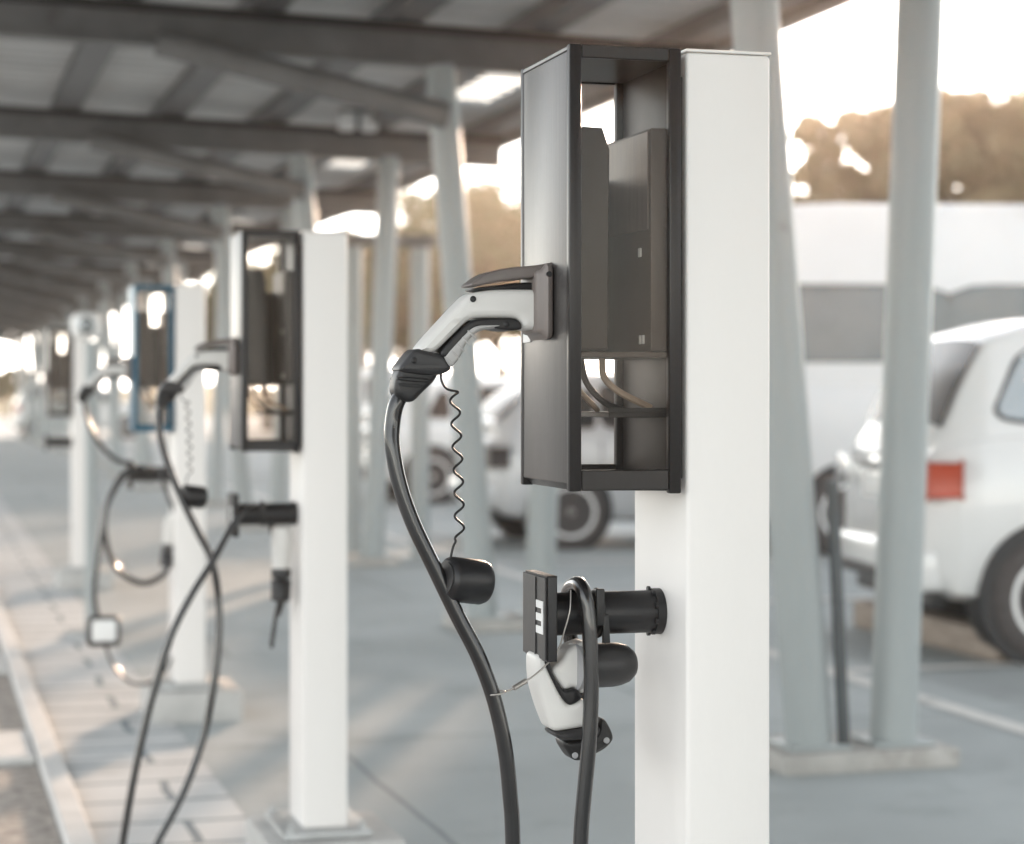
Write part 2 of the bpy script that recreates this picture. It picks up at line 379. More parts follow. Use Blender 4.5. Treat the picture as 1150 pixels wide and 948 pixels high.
    box(bm, BX0-.0255, BX0-.001, y0-.045, y0+.045, 1.372, 1.473, .009, 3)
    for v in bm.verts:
        if v.co.x < BX0-.015: v.co.y = y0+(v.co.y-y0)*.88; v.co.z = 1.4225+(v.co.z-1.4225)*.86
    s = obj('socket', bm, 'lidrim', t, OFF, 40)
    bm = NB()
    puff(bm, lp([(621, 294), (600, 299), (562, 302), (540, 308), (527, 317), (522, 322), (532, 323), (545, 319), (566, 316), (600, 312), (612, 305)], y0, 0), y0, .030, .003, 3, 1)
    obj('socket_flap', bm, 'lid', s, OFF, 40)
    bm = NB(); puff(bm, lp([(603, 303), (613, 298), (617, 312), (608, 321), (601, 316)], y0, 0), y0, .03, .002, 2, 0)
    tube(bm, [(loc(606, 310, y0).x, y0-.046, loc(606, 310, y0).z), (loc(606, 310, y0).x, y0+.046, loc(606, 310, y0).z)], .004, 12, 1)
    obj('hinge', bm, 'plastic', s, OFF, 40)
    bm = NB(); box(bm, BX0-.0016, BX0-.0002, .178, .212, 1.371, 1.383, .0003, 1); obj('sticker', bm, 'white', t, OFF)
    # parking holder on the post flank
    yc = .105; zc = loc(680, 688, yc).z
    bm = NB(); xL, xR = loc(613, 688, yc).x, -.0005
    lathe(bm, [(.029, 0), (.029, xR-xL-.012), (.0315, xR-xL-.012), (.0315, xR-xL)], (xL, yc, zc), (1, 0, 0), 40)
    for k in range(9):
        a = 2*PI*k/9; lathe(bm, [(.0045, 0), (.0045, .004)], (xR-.016, yc+.030*math.cos(a), zc+.030*math.sin(a)), (1, 0, 0), 8)
    hk = obj('plug_holder', bm, 'plastic', t, OFF, 40)
    bm = NB(); zt, zb = zc+.056, zc-.058
    poly = chaikin([(xL-.014, zb), (xL+.0005, zb), (xL+.0005, zt), (xL-.014, zt)], 0)
    puff(bm, poly, yc, .054, .003, 3, 0)
    box(bm, xL-.017, xL-.0142, yc-.0535, yc+.0535, zb+.002, zt-.002, .001, 1); box(bm, xL-.0185, xL-.0172, yc-.012, yc-.007, zb+.004, zt-.004, .0005, 1); obj('holder_plate', bm, 'plastic', hk, OFF)
    # emblem on the face of the plate: a spine with three bars
    bm = NB(); xf0, xf1 = xL-.0182, xL-.0171; ye = yc-.050
    box(bm, xf0, xf1, ye+.004, ye+.011, zc-.022, zc+.022)
    for zz in (-.022, -.005, .012): box(bm, xf0, xf1, ye+.011, ye+.036, zc+zz, zc+zz+.010)
    obj('emblem', bm, 'white', hk, OFF, 0)
    bm = NB(); tube(bm, [(xL+.072, yc+.031*math.cos(a), zc+.031*math.sin(a)) for a in [2*PI*k/32 for k in range(33)]], .0035, 8, 1)
    box(bm, xL+.060, xL+.072, yc-.037, yc-.031, zc-.014, zc+.036, .002); obj('strap_ring', bm, 'rubber', hk, OFF, 40)
    return t
M['pane'] = pane_mat('clear housing pane', (.88, .86, .84), .30, .0)
st0 = station(0, 'nearest charger, dark glazed box and white post filling the right half in sharp focus', 'housing', 'housing_edge', 'housing_in')
st1 = station(1, 'black boxed charger on the second white post, left of centre, cables hanging to the ground', 'housing', 'plastic', 'plastic', 'plastic', 'plastic_grey', 'plastic_grey')
station(2, 'charger with the bright blue box frame on the third white post of the row', 'blue', 'blue', 'blue')
dup(st0, 'farthest visible white charger post, just behind the slim grey pole', base_of(4))

# plinths
bm = NB(); box(bm, -.105, .255, -.10, .315, 0, .150, .008, 2)
pl = obj('concrete_plinth', bm, 'block', None, OFF); pl.location = base_of(0); pl.rotation_euler = (0, 0, TH)
tag(pl, 'concrete block under the nearest charger post with the dark glazed box', 'plinth', 'concrete blocks under the charger posts')
for k, lb in ((1, 'concrete block under the second white post, cut by the bottom edge of the photo'), (2, 'concrete block under the white post with the blue charger box'), (4, 'small far concrete block under the farthest charger post')):
    dup(pl, lb, base_of(k))

# ------------------------------------------------------------------ plugged-in connectors
YP = .105
def connector(parent, name='connector'):
    P = lambda pts: lp(pts, YP, 0)
    bm = NB(); puff(bm, P([(609, 327), (590, 326), (552, 326), (535, 328), (522, 331), (508, 345), (463, 394), (472, 396), (483, 397), (505, 376), (520, 361), (530, 358), (573, 358), (579, 363), (581, 371), (606, 371), (609, 360), (611, 345)]), YP, .029, .010, 5, 1)
    c = obj(name, bm, 'shell', parent, OFF, 50)
    bm = NB(); puff(bm, P([(486, 398), (506, 377), (521, 362), (531, 359), (560, 358), (573, 358.5), (579, 364), (580, 371), (568, 372), (556, 371), (545, 368), (533, 367), (524, 370), (512, 383), (496, 403)]), YP, .0302, .003, 3, 1); obj('trim', bm, 'plastic', c, OFF, 50)
    bm = NB(); puff(bm, P([(491, 400), (508, 382), (522, 368), (533, 364.5), (556, 364), (556, 369), (536, 371), (527, 376), (517, 387), (513, 399), (507, 408), (500, 414)]), YP, .0312, .006, 4, 1)
    for k in range(5):
        q = loc(499+6*k, 407-7.5*k, YP); tube(bm, [(q.x+.005, YP-.0300, q.z-.004), (q.x, YP-.0316, q.z+.001), (q.x-.005, YP-.0300, q.z+.006)], .0012, 6, 3)
    obj('grip', bm, 'grip', c, OFF, 50)
    bm = NB(); puff(bm, P([(462, 391), (474, 394.5), (492, 398), (498, 406), (503, 416), (488, 422), (466, 421), (441, 417), (449, 406)]), YP, .030, .008, 4, 1); obj('collar', bm, 'plastic_grey', c, OFF, 50)
    bm = NB()
    puff(bm, P([(445, 411), (466, 411), (492, 412), (485, 428), (472, 440), (461, 452), (450, 451), (438, 441)]), YP, .022, .008, 4, 1)
    for k in range(3):
        a, b = loc(444+k*1-2, 425+k*7, YP), loc(479-k*8, 428+k*6, YP)
        puff(bm, [(a.x, a.z-.003), (b.x, b.z-.003), (b.x, b.z+.003), (a.x, a.z+.003)], YP, .0245-.002*k, .002, 2, 1)
    obj('cable_boot', bm, 'rubber', c, OFF, 50)
    for px, py in ((525, 337), (603, 365), (459, 405), (562, 365)):
        q = loc(px, py, YP); bm = NB(); lathe(bm, [(.0042, 0), (.0042, .0012), (.0034, .0018)], (q.x, YP-.0292 if py < 400 else YP-.0302, q.z), (0, -1, 0), 16); obj('screw', bm, 'plastic', c, OFF, 50)
    bm = NB(); puff(bm, P([(523, 326), (535, 323), (555, 321), (590, 317), (604, 320), (609, 328), (590, 326.5), (552, 326.5), (535, 328.5)]), YP, .020, .003, 2, 1); obj('latch', bm, 'plastic', c, OFF, 50)
    q0, q1 = loc(606, 348, YP), Vector((BX0-.004, YP, loc(606, 348, YP).z))
    bm = NB(); lathe(bm, [(.024, 0), (.024, (q1-q0).length)], q0, (1, 0, 0), 24); obj('nose', bm, 'plastic', c, OFF)
    return c
def dust_cap(parent, n=0):
    q = loc(503, 650, YP-.02); e = loc(549, 655, YP-.02); ax = (e-q)
    ax = Vector((ax.x, .017, ax.z-.001)); ln = ax.length
    bm = NB(); lathe(bm, [(.004, -.004), (.024, -.004), (.0285, 0), (.030, .004), (.030, ln*.86), (.0275, ln*.96), (.018, ln*1.03), (.002, ln*1.05)], q, ax, 36)
    c = obj('dust_cap', bm, 'plastic', parent, OFF, 40)
    bm = NB(); lathe(bm, [(.002, -.0062), (.0225, -.0062), (.0225, -.0038), (.002, -.0036)], q, ax, 36); obj('cap_face', bm, 'plastic_grey', c, OFF, 40)
    return c
def coil(parent):
    pts = [loc(495, 417, YP-.012), loc(496, 428, YP-.015), loc(502, 437, YP-.016)]
    N = 60
    for k in range(N+1):
        t = k/N; cx = 510+6*math.sin(t*1.6); cy = 440+t*168
        pts.append(loc(cx+5.2*math.cos(t*2*PI*6.5+.6), cy, YP-.018+.006*math.sin(t*2*PI*6.5+.6)))
    pts += [loc(509, 614, YP-.02), loc(506.5, 625, YP-.02), loc(506, 634, YP-.02)]
    bm = NB(); tube(bm, pts, .0017, 8, 3); return obj('coiled_tether', bm, 'rubber', parent, OFF, 60)
def cord(parent, pts, r=.0105, name='cord', m='cable', off=OFF, sub=10):
    bm = NB(); tube(bm, pts, r, 16, sub); return obj(name, bm, m, parent, off, 60)

GC = 'charging cables at the row of stations'
c1 = thing('charging_cable', 'black cable whose off white plug sits in the nearest charger, coiled tether and cap dangling', 'charging cable', base_of(0), TH, GC)
connector(c1); coil(c1); dust_cap(c1)
y = YP-.004
pp = [loc(457, 436, YP), loc(446, 452, y), loc(441, 475, y), loc(441, 503, y-.004), loc(449, 545, y-.008), loc(464, 588, y-.012), loc(486, 634, y-.016), loc(513, 690, y-.02), loc(537, 737, y-.024), loc(555, 786, y-.026), loc(567, 840, y-.028), loc(573, 895, y-.028), loc(576, 950, y-.028)]
e = pp[-1]; pp += [Vector((e.x+.004, e.y, .45)), Vector((e.x+.01, e.y+.01, .2)), Vector((e.x+.05, e.y+.04, .04)), Vector((e.x+.13, e.y+.1, .011)), Vector((e.x+.2, e.y+.42, .011))]
cord(c1, pp)

# parked second cable of the nearest charger
YH = .105
c2 = thing('charging_cable', 'black cable looped over the nearest charger holder, its capped plug hanging beneath', 'charging cable', base_of(0), TH, GC)
Z = lambda pts: lp([(470+a/3.387, 600+b/3.387) for a, b in pts], YH, 0)
bm = NB(); puff(bm, Z([(424, 462), (440, 448), (462, 452), (476, 502), (500, 552), (522, 600), (545, 636), (575, 626), (602, 612), (640, 650), (650, 716), (560, 732), (490, 742), (470, 695), (450, 640), (428, 560)]), YH, .029, .009, 4, 1)
hs = obj('connector', bm, 'shell', c2, OFF, 50)
bm = NB(); puff(bm, Z([(455, 470), (476, 472), (484, 512), (505, 550), (532, 588), (575, 572), (602, 610), (575, 632), (548, 642), (518, 608), (490, 556), (468, 510)]), YH, .031, .004, 3, 1); obj('trim', bm, 'plastic', hs, OFF, 50)
bm = NB(); puff(bm, Z([(482, 512), (520, 475), (545, 432), (590, 408), (625, 400), (650, 440), (650, 560), (602, 605), (578, 572), (534, 588), (505, 548)]), YH, .027, .009, 4, 1); obj('head_shell', bm, 'shell', hs, OFF, 50)
bm = NB(); puff(bm, Z([(490, 744), (560, 734), (650, 718), (672, 726), (664, 758), (610, 770), (520, 776)]), YH, .030, .006, 3, 1); obj('collar', bm, 'plastic_grey', hs, OFF, 50)
bm = NB(); puff(bm, Z([(526, 776), (610, 770), (664, 756), (676, 690), (700, 700), (724, 746), (729, 776), (700, 808), (660, 830), (616, 852), (590, 856), (570, 848)]), YH+.004, .024, .008, 4, 1)
hb = obj('cable_boot', bm, 'rubber', hs, OFF, 50)
for zx, zy in ((578, 832), (697, 775)):
    q = Z([(zx, zy)])[0]; bm = NB(); lathe(bm, [(.0042, 0), (.0042, .0015), (.003, .002)], (q[0], YH-.0203, q[1]), (0, -1, 0), 16); obj('screw', bm, 'greyring', hs, OFF, 50)
# cap over the mating end
q = Z([(585, 500)])[0]; e = Z([(830, 503)])[0]; ln = e[0]-q[0]
axc = Vector((ln, .016, 0))
cyl = Vector((q[0], YH-.012, q[1]))
bm = NB(); lathe(bm, [(.030, -.004), (.0325, -.003), (.0325, .003), (.030, .0055)], cyl, axc, 40); obj('grey_ring', bm, 'greyring', hs, OFF, 40)
bm = NB(); lathe(bm, [(.020, .004), (.0298, .005), (.0302, ln*.6), (.0290, ln*.72), (.0255, ln*.85), (.019, ln*.94), (.010, ln*.985), (.001, ln)], cyl, axc, 40); obj('dust_cap', bm, 'plastic_grey', c2, OFF, 60)
bm = NB(); puff(bm, lp([(675.5, 690), (682, 690), (684, 722), (676, 722)], YH-.030, 0), YH-.033, .004, .0015, 2, 0); obj('cap_strap', bm, 'rubber', c2, OFF, 40)
yf = YH-.045
pp = [loc(650, 838, YH+.02), loc(656, 826, YH+.05), loc(655, 790, YH+.072), loc(645, 740, YH+.066), loc(637, 690, YH+.052), loc(639, 664, YH+.03), loc(648, 656, YH-.012), loc(655, 664, YH-.04), loc(660.5, 690, yf-.003), loc(663, 730, yf-.006), loc(664, 780, yf-.008), loc(661, 840, yf-.01), loc(655.5, 900, yf-.01), loc(652, 950, yf-.01)]
e = pp[-1]; pp += [Vector((e.x-.012, e.y, .45)), Vector((e.x-.005, e.y+.01, .2)), Vector((e.x+.03, e.y-.03, .04)), Vector((e.x+.1, e.y-.12, .011)), Vector((e.x+.3, e.y-.16, .011))]
cord(c2, pp)
# steel wire tying both together
wt = thing('wire_tie', 'thin steel wire noose with crimp sleeve tying the hanging cable to the nearest holder', 'wire', base_of(0), TH)
bm = NB()
ym = y-.026
tube(bm, [loc(641, 663, YH-.03), loc(640, 685, YH-.037), loc(634, 708, YH-.036), loc(626, 732, YH-.034), loc(612, 748, YH-.036), loc(598, 760, YH-.04), loc(588, 766, ym-.01), loc(577, 773, ym-.012)], .0012, 8, 6)
ctr = loc(557, 779, ym); ring = []
for k in range(25):
    a = 2*PI*k/24; ring.append(Vector((ctr.x+.0125*math.cos(a), ym+.0125*math.sin(a), ctr.z+.002*math.cos(a)+.001)))
tube(bm, ring, .0012, 8, 1); tube(bm, [loc(577, 773, ym-.012), loc(569, 777, ym-.012), loc(559, 780.5, ym-.0125)], .0011, 8, 5); tube(bm, [loc(577, 774, ym-.01), loc(571, 775, ym+.002), loc(566, 777, ym+.006)], .0011, 8, 5)
obj('wire', bm, 'wire', wt, OFF, 60)
bm = NB(); tube(bm, [loc(577, 773, ym-.012), loc(591, 764.5, ym-.009)], .0036, 12, 1); obj('crimp_sleeve', bm, 'wire', wt, OFF, 60)

# second station: cable to the plug, cable from the holder
def copies(src, root):
    for o in src:
        c = o.copy(); COL.objects.link(c); c.parent = root
        for ch in o.children:
            d = ch.copy(); COL.objects.link(d); d.parent = c
kit = [o for o in c1.children if o.name.split('.')[0] in ('connector', 'coiled_tether', 'dust_cap')]
c3 = thing('charging_cable', 'blurred black cable from the plug of the second charger, small square cap beside it', 'charging cable', base_of(1), TH, GC)
copies(kit, c3)
L1 = lambda a, b, yy: loc(a, b, yy, 1)
cord(c3, [L1(184, 441, YP), L1(178, 460, YP), L1(180, 490, YP-.01), L1(190, 525, YP-.02), L1(205, 562, YP-.04), L1(222, 597, YP-.06), L1(238, 630, YP-.08), L1(245, 670, YP-.08), L1(246, 715, YP-.09), L1(240, 770, YP-.1), L1(228, 830, YP-.1), L1(206, 890, YP-.12), L1(177, 946, YP-.14), L1(158, 985, YP-.15), L1(140, 1002, YP-.05), L1(150, 988, YP+.15)], .0098)
c4 = thing('charging_cable', 'blurred black cable hanging from the second charger holder, its plug upside down', 'charging cable', base_of(1), TH, GC)
cord(c4, [L1(312, 690, .13), L1(318, 660, .16), L1(308, 600, .16), L1(292, 572, .12), L1(276, 572, .06), L1(260, 592, .03), L1(240, 628, .0), L1(215, 668, -.02), L1(193, 712, -.03), L1(176, 765, -.03), L1(163, 815, -.03), L1(150, 875, -.03), L1(138, 945, -.03), L1(132, 980, -.03), L1(136, 1004, .02), L1(160, 996, .15)], .0098)
def hanging(parent, n, x, y0_, x2, y2):
    """plug hung head up: light shell, dark collar, black boot"""
    a, b = loc(x, y0_, .10, n), loc(x2, y2, .10, n); ax = b-a; ln = ax.length
    bm = NB(); lathe(bm, [(.020, 0), (.027, .01*ln), (.029, .2*ln), (.024, .5*ln), (.024, .55*ln)], a, ax, 20); c = obj('connector', bm, 'shell', parent, OFF, 50)
    bm = NB(); lathe(bm, [(.0255, .55*ln), (.027, .57*ln), (.027, .66*ln), (.024, .68*ln)], a, ax, 20); obj('collar', bm, 'plastic_grey', c, OFF, 50)
    bm = NB(); lathe(bm, [(.026, .70*ln), (.028, .71*ln), (.026, .98*ln), (.012, ln)], a, ax, 20); obj('cable_boot', bm, 'rubber', c, OFF, 50)
hanging(c4, 1, 317, 592, 315, 676)
bm = NB(); tube(bm, [L1(314, 672, .1), L1(309, 695, .1), L1(305, 728, .1)], .005, 8, 4)
for k in range(7):
    q = L1(313-k*1.3, 680+k*7, .1); lathe(bm, [(.0075, 0), (.0075, .006)], q, (0, 0, 1), 10)
obj('strain_relief', bm, 'rubber', c4, OFF, 50)

c5 = thing('charging_cable', 'far cable coiled in a ring beside the blue charger, white faced box near the ground', 'charging cable', base_of(2), TH, GC)
copies([o for o in kit if not o.name.startswith('coiled')][:1], c5)
L2 = lambda a, b, yy: loc(a, b, yy, 2)
cord(c5, [L2(93, 443, YP), L2(97, 465, YP), L2(108, 493, YP-.02), L2(128, 515, YP-.03), L2(150, 524, YP-.03), L2(136, 540, YP-.05), L2(120, 570, YP-.07), L2(111, 620, YP-.08), L2(106, 665, YP-.08), L2(110, 695, YP-.08)], .0095)
cord(c5, [L2(160, 524, .08), L2(136, 535, .05), L2(120, 568, .02), L2(119, 607, .01), L2(133, 640, .02), L2(160, 655, .03), L2(184, 645, .05), L2(192, 622, .08)], .0115)
cord(c5, [L2(118, 724, YP-.08), L2(128, 748, YP-.08), L2(148, 767, YP-.08), L2(170, 766, YP-.05), L2(186, 752, YP), L2(196, 735, YP+.05), L2(203, 742, YP+.2)], .0065)
cord(c5, [L2(178, 525, .08), L2(186, 550, .06), L2(200, 590, .08), L2(203, 640, .1)], .008)
hanging(c5, 2, 194, 580, 186, 637)
qa, qb = L2(97, 692, YP-.08), L2(135, 725, YP-.08)
bm = NB(); box(bm, qa.x, qb.x, YP-.12, YP-.05, qb.z, qa.z, .02, 4); cb = obj('inline_box', bm, 'plastic', c5, OFF, 50)
bm = NB(); box(bm, qa.x+.014, qb.x-.014, YP-.1225, YP-.110, qb.z+.018, qa.z-.010, .012, 3); obj('white_cover', bm, 'white', cb, OFF, 50)

# fourth place: a slim grey pole with a white head
p4 = Vector(((102-CX)/FP*11.3, 11.3, 0))
t = thing('meter_pole', 'slim grey pole with a rounded white head between the blue charger and the farthest post', 'pole', p4, TH)
bm = NB(); lathe(bm, [(.031, .03), (.031, 1.58)], (0, 0, 0), (0, 0, 1), 20); obj('pole', bm, 'column', t)
bm = NB(); box(bm, -.12, .12, -.12, .12, 0, .03, .004); obj('base_plate', bm, 'steel', t)
bm = NB(); box(bm, -.10, .05, -.07, .07, 1.59, 1.73, .035, 4); hd = obj('head', bm, 'panel_white', t, None, 50)
bm = NB(); lathe(bm, [(.04, 0), (.045, .01), (.02, .03), (.001, .035)], (-.03, -.07, 1.66), (0, -1, 0), 20); obj('lens', bm, 'sideglass', hd)
bm = NB(); box(bm, -.07, -.03, -.04, .04, 1.20, 1.33, .01, 2); obj('meter_box', bm, 'panel_white', t)

# ------------------------------------------------------------------ canopy
VB = Vector((1.187, 7.40, 0)); VSTEP = 4.26/math.cos(TH)
canopy = thing('carport_canopy', 'long corrugated metal canopy on paired leaning columns covering the charger row', 'canopy', VB, TH)
A0, A1 = -3.95, 1.22                       # roof edges across
Y0, NBAY = -3*VSTEP, 13
bm = NB()                                  # corrugated sheet, ribs across
prof = []; yy = Y0-1.2; yend = VSTEP*NBAY+1.2
while yy < yend: prof += [(yy, 0), (yy+.16, 0), (yy+.19, .035), (yy+.24, .035), (yy+.27, 0)]; yy += .27
def zroof(x): return 3.425
def tilt(bm):
    for v in bm.verts: v.co.z -= .030*(v.co.x+.9)
    return bm
def strip(bm, xa, xb, pr, dz=0):
    for x0, x1 in ((xa, xb),):
        a = [bm.verts.new((x0, p, zroof(x0)+q+dz)) for p, q in pr]; b = [bm.verts.new((x1, p, zroof(x1)+q+dz)) for p, q in pr]
        for k in range(len(pr)-1): bm.faces.new((a[k], a[k+1], b[k+1], b[k]))
strip(bm, A0, .44, prof); strip(bm, .76, A1, prof)
obj('roof_sheet', tilt(bm), 'sheet', canopy, None, 0)
for b in range(-3, NBAY):                  # rooflights: one short translucent sheet per bay, sheet metal between them
    ya, yb = b*VSTEP+.85, (b+1)*VSTEP-.85
    bm = NB(); strip(bm, .43, .77, [p for p in prof if ya <= p[0] <= yb], .004); obj('rooflight', tilt(bm), 'skylight', canopy, None, 0)
for b in range(-3, NBAY+1):
    ya, yb = b*VSTEP-1.0, b*VSTEP+1.0
    bm = NB(); strip(bm, .435, .765, [p for p in prof if ya <= p[0] <= yb], .002); obj('roof_infill', tilt(bm), 'sheet', canopy, None, 0)
for x in (-3.75, -2.95, -2.15, -1.40, -.65, .12, 1.0):
    bm = NB(); box(bm, x-.05, x+.05, Y0-1.1, yend-.1, 3.322, 3.425); box(bm, x+.05, x+.13, Y0-1.1, yend-.1, 3.322, 3.332); obj('purlin', tilt(bm), 'purlin', canopy, None, 0)
bm = NB(); box(bm, A1-.02, A1+.10, Y0-1.2, yend, 3.30, 3.47, .01); obj('gutter', tilt(bm), 'rafter', canopy)
bm = NB(); box(bm, A0-.06, A0-.002, Y0-1.2, yend, 3.32, 3.50, .01); obj('fascia', tilt(bm), 'rafter', canopy)
def leg(x0, x1, yb):
    bm = NB(); a, b = Vector((x0, yb, .08)), Vector((x1, yb, 3.09)); tube(bm, [a, b], .083, 28, 1)
    box(bm, x0-.11, x0+.11, yb-.11, yb+.11, .072, .088, .003); return bm
for b in range(-3, NBAY+1):
    yb = b*VSTEP
    bm = NB(); box(bm, A0+.05, A1-.06, yb-.02, yb+.055, 3.268, 3.31); box(bm, A0+.05, A1-.06, yb-.008, yb+.008, 3.115, 3.268); box(bm, A0+.05, A1-.06, yb-.055, yb+.055, 3.09, 3.115); obj('rafter', tilt(bm), 'rafter', canopy, None, 0)
    bm = NB(); box(bm, A0+.045, A1-.055, yb-.060, yb-.021, 3.272, 3.318); obj('rafter_flange_shadow', tilt(bm), 'flange', canopy, None, 0)  # dark strip added to draw the shadow line at the upper flange
    obj('column', leg(-.16, -.40, yb), 'column', canopy); obj('column', leg(.16, .28, yb), 'column', canopy)
    bm = NB(); tube(bm, [(-1.95, yb-.135, 3.13), (-.40, yb-.135, 2.80)], .072, 18, 1); obj('brace', bm, 'rafter', canopy)
    bm = NB(); tube(bm, [(.26, yb-.02, 2.86), (1.02, yb-.02, 3.10)], .03, 14, 1); obj('brace', bm, 'purlin', canopy)
    if b >= 0:
        f = NB(); box(f, -.32, .34, -.16, .28, 0, .072, .012, 2); fo = obj('concrete_footing', f, 'footing'); fo.location = VB+U*yb; fo.rotation_euler = (0, 0, TH)
        lab = ['low stained footing under the nearest pair of leaning columns, right of the big post', 'low footing under the second pair of columns, seen past the hanging cap', 'low footing of the third column pair, seen beside the second white post'][b] if b < 3 else 'one of the tiny far column footings fading into the row at left'
        tag(fo, lab, 'footing', 'concrete footings under the canopy columns')
bm = NB(); tube(bm, [(-.055, -.06, .075), (-.08, -.06, .60), (-.10, -.06, 1.0)], .022, 12, 5); obj('downpipe', bm, 'pipe', canopy)

# twin floodlights under the third rafter and a pipe frame beyond
W = lambda px, py, d: Vector(((px-CX)/FP*d, d, CZ+(HY-py)/FP*d))
t = thing('floodlight', 'pair of small white floodlights hanging high above the second white post', 'lamp', W(402, 132, 15.6), TH)
bm = NB(); box(bm, -.14, .14, -.02, .02, .04, .06); box(bm, -.015, .015, -.015, .015, .06, .30); obj('bracket', bm, 'rafter', t)
for s in (-1, 1):
    bm = NB(); box(bm, s*.085-.06, s*.085+.06, -.05, .05, -.10, .04, .02, 3); obj('lamp_head', bm, 'panel_white', t)
t = thing('pipe_frame', 'pale pipe frame like a goal standing between the second post and the plug', 'frame', ground(434, 628), TH)
for s, w in ((-.27, 0), (.27, 0)):
    bm = NB(); lathe(bm, [(.075, 0), (.075, 2.45)], (s, 0, 0), (0, 0, 1), 20); obj('upright', bm, 'column', t)
bm = NB(); tube(bm, [(-.55, 0, 2.50), (.40, 0, 2.50)], .05, 14, 1); obj('crossbar', bm, 'purlin', t)

# ------------------------------------------------------------------ vehicles
def loft(bm, rings):
    for a, b in zip(rings, rings[1:]):
        for k in range(len(a)-1): bm.faces.new((a[k], a[k+1], b[k+1], b[k]))
def lerp(a, b, t): return a+(b-a)*t
def interp(tab, x):
    if x <= tab[0][0]: return tab[0][1]
    for (xa, va), (xb, vb) in zip(tab, tab[1:]):
        if x <= xb: return lerp(va, vb, (x-xa)/(xb-xa))
    return tab[-1][1]
def smooth_tab(tab, x):
    e = .05; return (interp(tab, x-e)+2*interp(tab, x)+interp(tab, x+e))/4
SUV = dict(L=4.15, W=.87, wr=.34, bot=[(0, .40), (.12, .30), (.5, .26), (3.6, .24), (4.0, .28), (4.15, .38)],
           belt=[(0, .96), (.10, 1.05), (.4, 1.10), (3.1, 1.03), (3.6, .93), (4.0, .80), (4.15, .62)],
           roof=[(.02, 1.02), (.10, 1.12), (.22, 1.40), (.34, 1.585), (.60, 1.66), (1.3, 1.69), (1.9, 1.67), (2.35, 1.58), (3.15, 1.02)],
           half=[(0, .70), (.05, .80), (.18, .86), (.6, .87), (3.2, .87), (3.8, .83), (4.05, .70), (4.15, .52)],
           rw=[(0, .72), (.4, .66), (1.5, .66), (2.4, .62), (3.15, .74)], wheels=(.60, 3.28), wy=.80, gx=(.06, 3.12),
           side=[[(.33, 1.19), (.80, 1.13), (.86, 1.53), (.50, 1.50)], [(.93, 1.12), (1.85, 1.10), (1.85, 1.56), (.93, 1.56)], [(1.92, 1.10), (2.72, 1.09), (2.34, 1.48), (1.92, 1.56)]])
HATCH = dict(SUV, L=4.0, roof=[(.02, 1.0), (.12, 1.08), (.3, 1.28), (.55, 1.42), (1.0, 1.47), (1.6, 1.475), (2.1, 1.42), (2.95, 1.0)],
             belt=[(0, .84), (.1, .93), (.4, .98), (2.9, .93), (3.5, .84), (3.9, .70), (4.0, .58)], gx=(.08, 2.92),
             bot=[(0, .38), (.12, .27), (.5, .22), (3.5, .2), (3.9, .25), (4.0, .34)], half=[(0, .66), (.05, .76), (.18, .83), (.6, .85), (3.1, .85), (3.7, .80), (3.9, .66), (4.0, .5)],
             rw=[(0, .70), (.5, .60), (1.5, .60), (2.2, .57), (2.95, .72)], wheels=(.66, 3.15),
             side=[[(.62, 1.03), (.90, 1.02), (.90, 1.33), (.80, 1.30)], [(.97, 1.01), (1.75, .99), (1.75, 1.38), (.97, 1.38)], [(1.82, .99), (2.52, .98), (2.1, 1.32), (1.82, 1.38)]])
VAN = dict(L=5.9, W=.99, bot=[(0, .42), (.1, .34), (5.5, .30), (5.9, .42)], belt=[(0, 1.36), (4.4, 1.36), (5.0, 1.22), (5.6, 1.10), (5.9, .85)],
           roof=[(.0, 1.6), (.03, 2.68), (.15, 2.80), (1, 2.85), (4.0, 2.84), (4.5, 2.7), (5.25, 1.30)], half=[(0, .92), (.1, .98), (5.2, .98), (5.6, .9), (5.9, .7)],
           rw=[(0, .86), (4, .86), (5.25, .88)], wheels=(1.15, 4.85), wy=.90, gx=(.0, 5.2), rwin=(1.45, 2.0, .03),
           side=[[(.06, 1.56), (1.98, 1.56), (1.98, 2.17), (.06, 2.17)], [(1.985, 1.56), (3.85, 1.56), (3.85, 2.17), (1.985, 2.17)], [(3.95, 1.36), (4.85, 1.32), (4.5, 1.92), (3.95, 1.96)]])
def wheel(parent, x, y, s, R=.315, fine=False):
    bm = NB(); y0 = y-.02; w = .20
    lathe(bm, [(R*.69, 0), (R*.76, -.008), (R*.92, -.006), (R*.985, .012), (R, .04), (R, w-.04), (R*.97, w-.01), (R*.8, w), (R*.5, w)], (x, s*(y+.09), R), (0, -s, 0), 44)
    wh = obj('wheel', bm, 'tyre', parent, None, 40)
    bm = NB(); o = (x, s*(y+.09), R)
    lathe(bm, [(R*.10, .000), (R*.16, .004), (R*.2, .02), (R*.56, .012), (R*.62, -.003), (R*.69, -.001), (R*.695, .03)], o, (0, -s, 0), 44)
    obj('rim', bm, 'rim', wh, None, 40)
    for k in range(8 if fine and s < 0 else 0):
        bm = NB(); a = 2*PI*k/8; c = Vector((x+R*.43*math.cos(a), s*(y+.082), R+R*.43*math.sin(a)))
        lathe(bm, [(R*.085, 0), (R*.085, .009)], c, (0, s, 0), 12)
        obj('vent', bm, 'trim', wh, None, 40)
